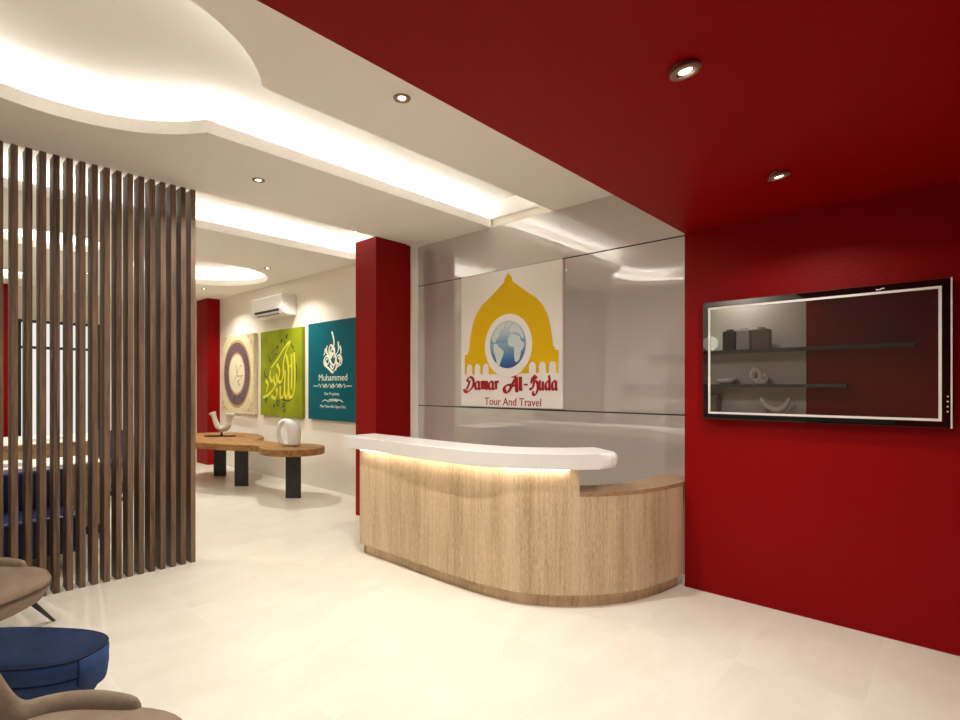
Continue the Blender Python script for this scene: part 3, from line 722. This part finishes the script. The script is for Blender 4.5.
# white elephant-like sculpture
def skin_blob(bm_pts_r, n=14):
    bm = bmesh.new(); tube(bm, [p for p, r in bm_pts_r], [r for p, r in bm_pts_r], n); return bm
sc = empty('white_sculpture', (-6.72, 3.56, TZ+.002))
tag(sc, 'glossy white abstract elephant-like sculpture on the right lobe of the wooden table', 'sculpture')
SX, SY2 = -6.72, 3.56
dv = Vector((.739, .673, 0))
def sp(u, w, z): 
    p = Vector((SX, SY2, TZ)) + dv*u + Vector((-.673, .739, 0))*w + Vector((0, 0, z)); return tuple(p)
def lofted(rings, n=20, power=2.4):
    """rings = (u, w, z, ru, rw): horizontal superellipse sections lofted upward"""
    bm = bmesh.new(); R = []
    for u, w, z, ru, rw in rings:
        L = []
        for k in range(n):
            a = 2*PI*k/n; ca, sa = math.cos(a), math.sin(a)
            L.append(bm.verts.new(sp(u+math.copysign(abs(ca)**(2/power), ca)*ru, w+math.copysign(abs(sa)**(2/power), sa)*rw, z)))
        R.append(L)
    for a, b in zip(R, R[1:]):
        for k in range(n): bm.faces.new((a[k], a[(k+1) % n], b[(k+1) % n], b[k]))
    bm.faces.new(R[0]); bm.faces.new(R[-1]); return bm
o = obj('body', lofted([(.06,0,.001,.085,.07),(.062,0,.05,.08,.065),(.07,0,.12,.085,.075),(.068,0,.20,.092,.08),(.045,0,.27,.095,.078),(.012,0,.32,.085,.068),(-.015,0,.352,.062,.05),(-.03,0,.368,.025,.02)]), M['ceramic'], sc, smooth=True)
o.modifiers.new('s', 'SUBSURF').levels = 1; o.modifiers['s'].render_levels = 1
tr = smoothpts([sp(.0,0,.33), sp(-.07,0,.335), sp(-.125,0,.29), sp(-.145,0,.21), sp(-.14,0,.13), sp(-.115,0,.065), sp(-.07,0,.03), sp(-.0,0,.028)], 5)
rr = [.036-.012*(i/(len(tr)-1)) for i in range(len(tr))]
bm = bmesh.new(); tube(bm, tr, rr, 14); o = obj('trunk', bm, M['ceramic'], sc, smooth=True)
# twin flute sculpture on a dark plate
st = empty('twin_horn_sculpture', (-8.83, 3.5, TZ))
tag(st, 'bone coloured sculpture of two joined flared horns on a dark plate', 'sculpture')
def s2(u, w, z): 
    p = Vector((-8.83, 3.50, TZ)) + dv*u + Vector((-.673, .739, 0))*w + Vector((0, 0, z)); return p
bm = bmesh.new(); v = []
for z in (.001, .018):
    for a, b in ((-.23,-.055),(.22,-.055),(.22,.055),(-.23,.055)): v.append(bm.verts.new(s2(a, b, z)))
for f in ((0,3,2,1),(4,5,6,7),(0,1,5,4),(1,2,6,5),(2,3,7,6),(3,0,4,7)): bm.faces.new([v[i] for i in f])
obj('base_plate', bm, M['black'], st)
bm = bmesh.new(); tube(bm, [s2(.02,0,.01), s2(.02,0,.11)], .016, 10); obj('stem', bm, M['black'], st, smooth=True)
for pts, rad in (([(.02,.0,.12),(-.03,0,.15),(-.07,0,.22),(-.10,0,.31),(-.13,0,.385)], [.03,.042,.04,.035,.055]), ([(-.03,0,.125),(.05,0,.125),(.11,0,.17),(.135,0,.26),(.155,0,.37)], [.028,.05,.055,.045,.07])):
    P = smoothpts([tuple(s2(*p))+(r_,) for p, r_ in zip(pts, rad)], 5)
    bm = bmesh.new(); tube(bm, [p[:3] for p in P], [p[3] for p in P], 16, cap=False)
    o = obj('horn', bm, M['bone'], st, smooth=True); s = o.modifiers.new('t', 'SOLIDIFY'); s.thickness = .008

# ------------------------------------------------------------------ lounge chairs (built at the origin, facing +Y, then placed)
def superpt(a, rx, ry, p=3.0):
    ca, sa = math.cos(a), math.sin(a)
    return math.copysign(abs(ca)**(2/p), ca)*rx, math.copysign(abs(sa)**(2/p), sa)*ry
def superloft(rings, n=40, p=3.0, cap=True):
    bm = bmesh.new(); R = []
    for cx, cy, z, rx, ry in rings:
        R.append([bm.verts.new((cx+superpt(2*PI*k/n, rx, ry, p)[0], cy+superpt(2*PI*k/n, rx, ry, p)[1], z)) for k in range(n)])
    for a, b in zip(R, R[1:]):
        for k in range(n): bm.faces.new((a[k], a[(k+1) % n], b[(k+1) % n], b[k]))
    if cap: bm.faces.new(R[0]); bm.faces.new(R[-1])
    return bm
def lounge(label):
    t = empty('lounge_chair', (0, 0, 0)); tag(t, label, 'armchair', 'taupe lounge chairs around the blue ottoman')
    # lower shell: dished upholstered pan
    o = obj('seat_shell', superloft([(0,.0,.17,.17,.17),(0,.0,.185,.26,.26),(0,.0,.22,.32,.32),(0,.0,.27,.35,.35),(0,.0,.298,.356,.356),(0,0,.302,.33,.33)], p=3.0), M['taupe2'], t, smooth=True)
    o = obj('seat_cushion', superloft([(0,.0,.298,.33,.33),(0,.0,.303,.352,.352),(0,.0,.32,.362,.362),(0,.0,.335,.362,.362),(0,.0,.368,.347,.347),(0,-.01,.382,.29,.29),(0,-.02,.388,.16,.16)], p=3.0), M['taupe2'], t, smooth=True)
    bm = bmesh.new(); n = 60
    tube(bm, [(*superpt(2*PI*k/n, .359, .359, 3.0), .300) for k in range(n+1)], .003, 6); obj('piping', bm, M['seamt'], t, smooth=True)
    # wraparound back and arms: horseshoe, low flat arms and a taller back
    N = 48; bm = bmesh.new(); R = []
    for i in range(N+1):
        a = math.radians(-5 + (180+10)*i/N) + PI       # from one arm front round the back to the other
        s = abs(i/N*2-1)                                 # 1 at the arm fronts, 0 at the middle of the back
        x, y = superpt(a, .335, .335, 3.0)
        q = min(1, max(0, (.42-s)/.34)); q = q*q*(3-2*q)
        h = .425 + .27*q
        dn = Vector((x, y, 0)).normalized(); lean = .06*q
        th = .042
        sec = [(-.75, .31), (-1, .36), (-.98, h-.035), (-.55, h-.004), (0, h), (.55, h-.006), (1.0, h-.04), (1.0, .38), (.8, .30), (.5, .25)]
        endf = min(1, min(i, N-i)/3.0)**.5
        R.append([bm.verts.new(Vector((x, y, 0)) + dn*(u*th*(.35+.65*endf)+lean*max(0, (z-.4))) + Vector((0, 0, (.36+(z-.36)*(.70+.30*endf)) if z > .36 else z))) for u, z in sec])
    m_ = len(R[0])
    for a, b in zip(R, R[1:]):
        for k in range(m_): bm.faces.new((a[k], a[(k+1) % m_], b[(k+1) % m_], b[k]))
    bm.faces.new(R[0]); bm.faces.new(R[-1])
    o = obj('back_and_arms', bm, M['taupe'], t, smooth=True); sm = o.modifiers.new('s', 'SUBSURF'); sm.levels = 1; sm.render_levels = 1
    for sx in (-1, 1):
        for sy in (-1, 1):
            bm = bmesh.new(); tube(bm, [(sx*.24, sy*.19, .20), (sx*.42, sy*.17, .0)], [.021, .011], 10, flat=(1, .7)); obj('leg', bm, M['darksteel'], t, smooth=True)
    return t
ANG = -math.radians(30)
def put(t, x, y, a):
    t.location = (x, y, 0); t.rotation_euler = (0, 0, a)
ch1 = lounge('taupe lounge chair at the far left edge, in front of the slatted screen')
ch2 = copy_tree(ch1); ch2['label'] = 'taupe lounge chair in the bottom left corner, nearer than the blue ottoman'
put(ch1, -4.19, .235, -math.radians(54))
put(ch2, -1.99, .265, -math.radians(54))
# ottoman
ot = empty('ottoman', (0, 0, 0)); tag(ot, 'navy blue upholstered ottoman between the two taupe lounge chairs', 'ottoman')
o = obj('body', superloft([(0,.0,.0,.07,.17),(0,.0,.02,.10,.21),(0,.0,.08,.14,.27),(0,.0,.17,.175,.335),(0,.0,.26,.1785,.382),(0,.0,.288,.1798,.387),(0,.0,.290,.1795,.3865),(0,0,.296,.12,.3)], p=2.7), M['blue'], ot, smooth=True)
o = obj('seat_pad', superloft([(0,.0,.29,.168,.375),(0,.0,.298,.183,.39),(0,.0,.35,.185,.392),(0,.0,.372,.178,.384),(0,0,.382,.162,.365),(0,.0,.388,.10,.25)], p=2.7), M['blueshade'], ot, smooth=True)
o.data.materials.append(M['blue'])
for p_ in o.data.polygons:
    if abs(p_.normal.z) < .6: p_.material_index = 1      # side band in the body velvet, shading of the top painted in as darker blue
bm = bmesh.new(); tube(bm, [(*superpt(2*PI*k/60, .1805, .3865, 2.7), .371) for k in range(61)], .0035, 6); obj('piping', bm, M['seam'], ot, smooth=True)
bm = bmesh.new(); R = []
for k in range(15):
    a = math.radians(70+34*k/14); x, y = superpt(a, .189, .396, 2.7)
    R.append([bm.verts.new((x, y, .366)), bm.verts.new((x, y, .30)), bm.verts.new((x*.985, y*.985, .225+.03*((k-7)/7)**4))])
for a, b in zip(R, R[1:]):
    for k in range(2): bm.faces.new((a[k], a[k+1], b[k+1], b[k]))
o = obj('side_flap', bm, M['blue'], ot, smooth=True); sd = o.modifiers.new('t', 'SOLIDIFY'); sd.thickness = .008
put(ot, -3.045, .335, -math.radians(51))

# ------------------------------------------------------------------ office behind the slats
door = empty('door_1', (XW, 1.93, 0)); door['kind'] = 'structure'
bm = bmesh.new()
for y in (1.36, 2.46): box(bm, XW+.001, XW+.06, y, y+.05, 0, 2.63)
for z in (2.58, 2.135): box(bm, XW+.001, XW+.055, 1.41, 2.46, z, z+.045)
box(bm, XW+.001, XW+.05, 1.90, 1.93, 0, 2.135)
obj('door_frame', bm, M['black'], door)
obj('pane', bx(XW+.002, XW+.02, 1.41, 2.46, .02, 2.58), M['frosted'], door)

def office_desk(x0, x1, y0, y1, label):
    t = empty('office_desk', ((x0+x1)/2, (y0+y1)/2, 0)); tag(t, label, 'desk', None)
    obj('desk_top', bx(x0, x1, y0, y1, .72, .75), M['deskwood'], t, bevel=.003)
    obj('writing_surface', bx(x0+.06, x1-.06, y0+.03, y1-.05, .7501, .756), M['paper'], t)
    obj('modesty_panel', bx(x1-.06, x1-.035, y0+.03, y1-.03, .14, .72), M['deskwood'], t)
    obj('side_panel', bx(x0+.02, x1-.035, y1-.03, y1-.005, .0, .72), M['deskwood'], t)
    obj('side_panel', bx(x0+.02, x1-.035, y0+.005, y0+.03, .0, .72), M['deskwood'], t)
    obj('foot_rail', bx(x1-.075, x1-.045, y0+.03, y1-.03, .06, .14), M['black'], t)
office_desk(-7.05, -6.25, .15, 1.42, 'light wood office desk with a white writing surface behind the left slats')
office_desk(-10.4, -8.8, .2, 2.3, 'farther wooden office desk with a white top before the glass door')
# sofa
sf = empty('blue_sofa', (-5.75, .5, 0)); tag(sf, 'low dark blue leather sofa seen between the slats in front of the office desk', 'sofa')
obj('seat', bx(-6.0, -5.45, .0, 1.05, .12, .43), M['bluechair'], sf, bevel=.03, segs=3)
obj('backrest', bx(-6.2, -5.98, .0, 1.07, .12, .76), M['bluechair'], sf, bevel=.03, segs=3)
for x in (-6.12, -5.55):
    for y in (.1, .95):
        bm = bmesh.new(); tube(bm, [(x, y, .0), (x, y, .125)], .018, 8); obj('foot', bm, M['black'], sf)
def office_chair(x, y, rz, label):
    t = empty('office_chair', (0, 0, 0)); tag(t, label, 'chair')
    obj('seat', superloft([(0,0,.42,.20,.20),(0,0,.44,.23,.23),(0,0,.49,.23,.23),(0,0,.505,.19,.19)], 28, 3.5), M['bluechair'], t, smooth=True)
    bm = superloft([(0,-.22,.56,.17,.025),(0,-.235,.62,.22,.032),(0,-.26,.85,.22,.032),(0,-.275,.93,.17,.022)], 24, 3.5)
    obj('backrest', bm, M['bluechair'], t, smooth=True)
    bm = bmesh.new(); tube(bm, [(0, -.16, .44), (0, -.25, .47), (0, -.265, .62)], .016, 8); obj('back_stem', bm, M['chrome'], t, smooth=True)
    bm = bmesh.new(); tube(bm, [(0, 0, .09), (0, 0, .42)], .025, 10); obj('gas_lift', bm, M['chrome'], t, smooth=True)
    for k in range(5):
        a = 2*PI*k/5; bm = bmesh.new(); tube(bm, [(0, 0, .10), (.26*math.cos(a), .26*math.sin(a), .055)], [.02, .014], 8); L_ = obj('base_spoke', bm, M['black'], t, smooth=True)
        bm = lathe([(0,0),(.022,.006),(.028,.028),(.022,.05),(0,.055)], (.26*math.cos(a), .26*math.sin(a), 0), 12); obj('castor', bm, M['black'], L_, smooth=True)
    t.location = (x, y, 0); t.rotation_euler = (0, 0, rz)
    return t
office_chair(-8.35, 1.88, PI/2, 'blue office chair near the far desk, showing between the right-hand slats')
tag(obj('paper_stack', bx(-6.75, -6.45, .55, .80, .7565, .79), M['paper']), 'white stack of papers on the light wood office desk behind the slats', 'papers')
tag(obj('paper_stack', bx(-9.5, -9.1, 1.2, 1.6, .7565, .80), M['paper']), 'white stack of papers on the farther office desk near the glass door', 'papers')

# ------------------------------------------------------------------ shelves and pieces behind the camera, mirrored in the television and glass
def shelf(x0, x1, z, label):
    e = empty('wall_shelf', ((x0+x1)/2, YF, z-.04)); tag(e, label, 'shelf', 'dark wall shelves')
    obj('board', bx(x0, x1, YF+.001, -.06, z-.04, z), M['shelf'], e, bevel=.002)
shelf(-4.0, -.42, 2.005, 'upper long dark wall shelf mirrored in the television, holding square jars')
shelf(-4.5, -1.07, 1.525, 'middle dark wall shelf mirrored in the television, holding bowl and ring')
shelf(-4.5, -.6, 1.09, 'lowest dark wall shelf mirrored along the bottom of the television')
YS = -.17
def jar(x0, x1, z, h, mat, label):
    e = empty('square_jar', ((x0+x1)/2, YS, z)); tag(e, label, 'jar', 'square lidded jars')
    obj('body', bx(x0, x1, YS-.08, YS+.08, z+.0005, z+h), mat, e, bevel=.008)
    c = (x0+x1)/2; obj('lid', bx(c-.045, c+.035, YS-.04, YS+.04, z+h, z+h+.03), mat, e, bevel=.004)
jar(-2.535, -2.37, 2.005, .265, M['jar_dark'], 'charcoal square lidded jar, leftmost of the three on the mirrored upper shelf')
jar(-2.355, -2.18, 2.005, .27, M['jar_grey'], 'pale grey square lidded jar between the other two on the mirrored shelf')
jar(-2.15, -1.94, 2.005, .27, M['jar_taupe'], 'taupe square lidded jar, rightmost of the three on the mirrored upper shelf')
e = empty('globe_lamp', (-2.73, YS, 2.005)); tag(e, 'glowing round globe lamp mirrored at the left edge of the television', 'lamp')
obj('shade', lathe([(0, .0), (.04, .004)] + [(.105*math.sin(a), .113-.105*math.cos(a)) for a in [PI*k/16 for k in range(3, 17)]], (-2.73, YS, 2.008), 32), M['globe_lamp'], e, smooth=True)
obj('base', lathe([(0, 0), (.045, 0), (.045, .008), (0, .008)], (-2.73, YS, 2.0055), 24), M['jar_dark'], e)
o = tag(obj('white_bowl', lathe([(0, .0), (.05, .0), (.10, .03), (.145, .075), (.138, .075), (.095, .036), (.05, .010), (0, .010)], (-2.50, YS, 1.5255), 36), M['ceramic'], smooth=True), 'shallow white bowl mirrored on the middle shelf at the left of the television', 'bowl')
e = empty('ring_sculpture', (-2.08, YS, 1.525)); tag(e, 'pale looped ring sculpture mirrored on the middle shelf beside the bowl', 'sculpture')
bm = bmesh.new(); P = [(-2.115+.055*math.cos(a), YS, 1.645+.08*math.sin(a)) for a in [2*PI*k/28 for k in range(29)]]; tube(bm, P, .038, 12, cap=False); obj('large_loop', bm, M['bone'], e, smooth=True)
bm = bmesh.new(); P = [(-2.02+.035*math.cos(a), YS, 1.60+.05*math.sin(a)) for a in [2*PI*k/28 for k in range(29)]]; tube(bm, P, .030, 12, cap=False); obj('small_loop', bm, M['bone'], e, smooth=True)
obj('foot', bx(-2.13, -1.99, YS-.04, YS+.04, 1.5255, 1.57), M['bone'], e, bevel=.01)
e = empty('horn_bowl', (-1.88, YS, 1.09)); tag(e, 'crescent shaped horn bowl mirrored at the bottom of the television', 'bowl')
P = smoothpts([(-2.06, YS, 1.34, .02), (-2.0, YS, 1.24, .035), (-1.88, YS, 1.175, .045), (-1.77, YS, 1.22, .04), (-1.71, YS, 1.34, .022)], 6)
bm = bmesh.new(); tube(bm, [p[:3] for p in P], [p[3] for p in P], 14); obj('crescent', bm, M['bone'], e, smooth=True)
obj('foot', lathe([(0, 0), (.05, 0), (.03, .05), (0, .06)], (-1.88, YS, 1.0905), 20), M['bone'], e)
e = empty('storage_box', (-2.72, YS, 1.09)); tag(e, 'taupe storage box on the lowest mirrored shelf at the television\'s left', 'box')
obj('body', bx(-2.83, -2.61, YS-.09, YS+.09, 1.0905, 1.33), M['jar_taupe'], e, bevel=.006)
obj('lid', bx(-2.84, -2.60, YS-.10, YS+.10, 1.33, 1.37), M['jar_taupe'], e, bevel=.004)

# ------------------------------------------------------------------ world, camera, view
w = bpy.data.worlds.new('world'); SC.world = w; w.use_nodes = True
w.node_tree.nodes['Background'].inputs[0].default_value = (1, .95, .88, 1); w.node_tree.nodes['Background'].inputs[1].default_value = .0
cam = bpy.data.cameras.new('camera'); co = bpy.data.objects.new('camera', cam); COL.objects.link(co)
f = 531.2
cam.sensor_width = 36; cam.sensor_fit = 'HORIZONTAL'; cam.lens = 36*f/960
cam.shift_x = 0; cam.shift_y = 26/960
cam.clip_start = .02; cam.clip_end = 100
co.location = (0, 0, 1.5); co.rotation_euler = (PI/2, 0, math.atan(484/f))
SC.camera = co
vs = SC.view_settings; vs.view_transform = 'Standard'; vs.look = 'None'; vs.gamma = 1; vs.use_curve_mapping = False
vs.exposure = 0.40
SC.cycles.max_bounces = 16; SC.cycles.diffuse_bounces = 12; SC.cycles.glossy_bounces = 6
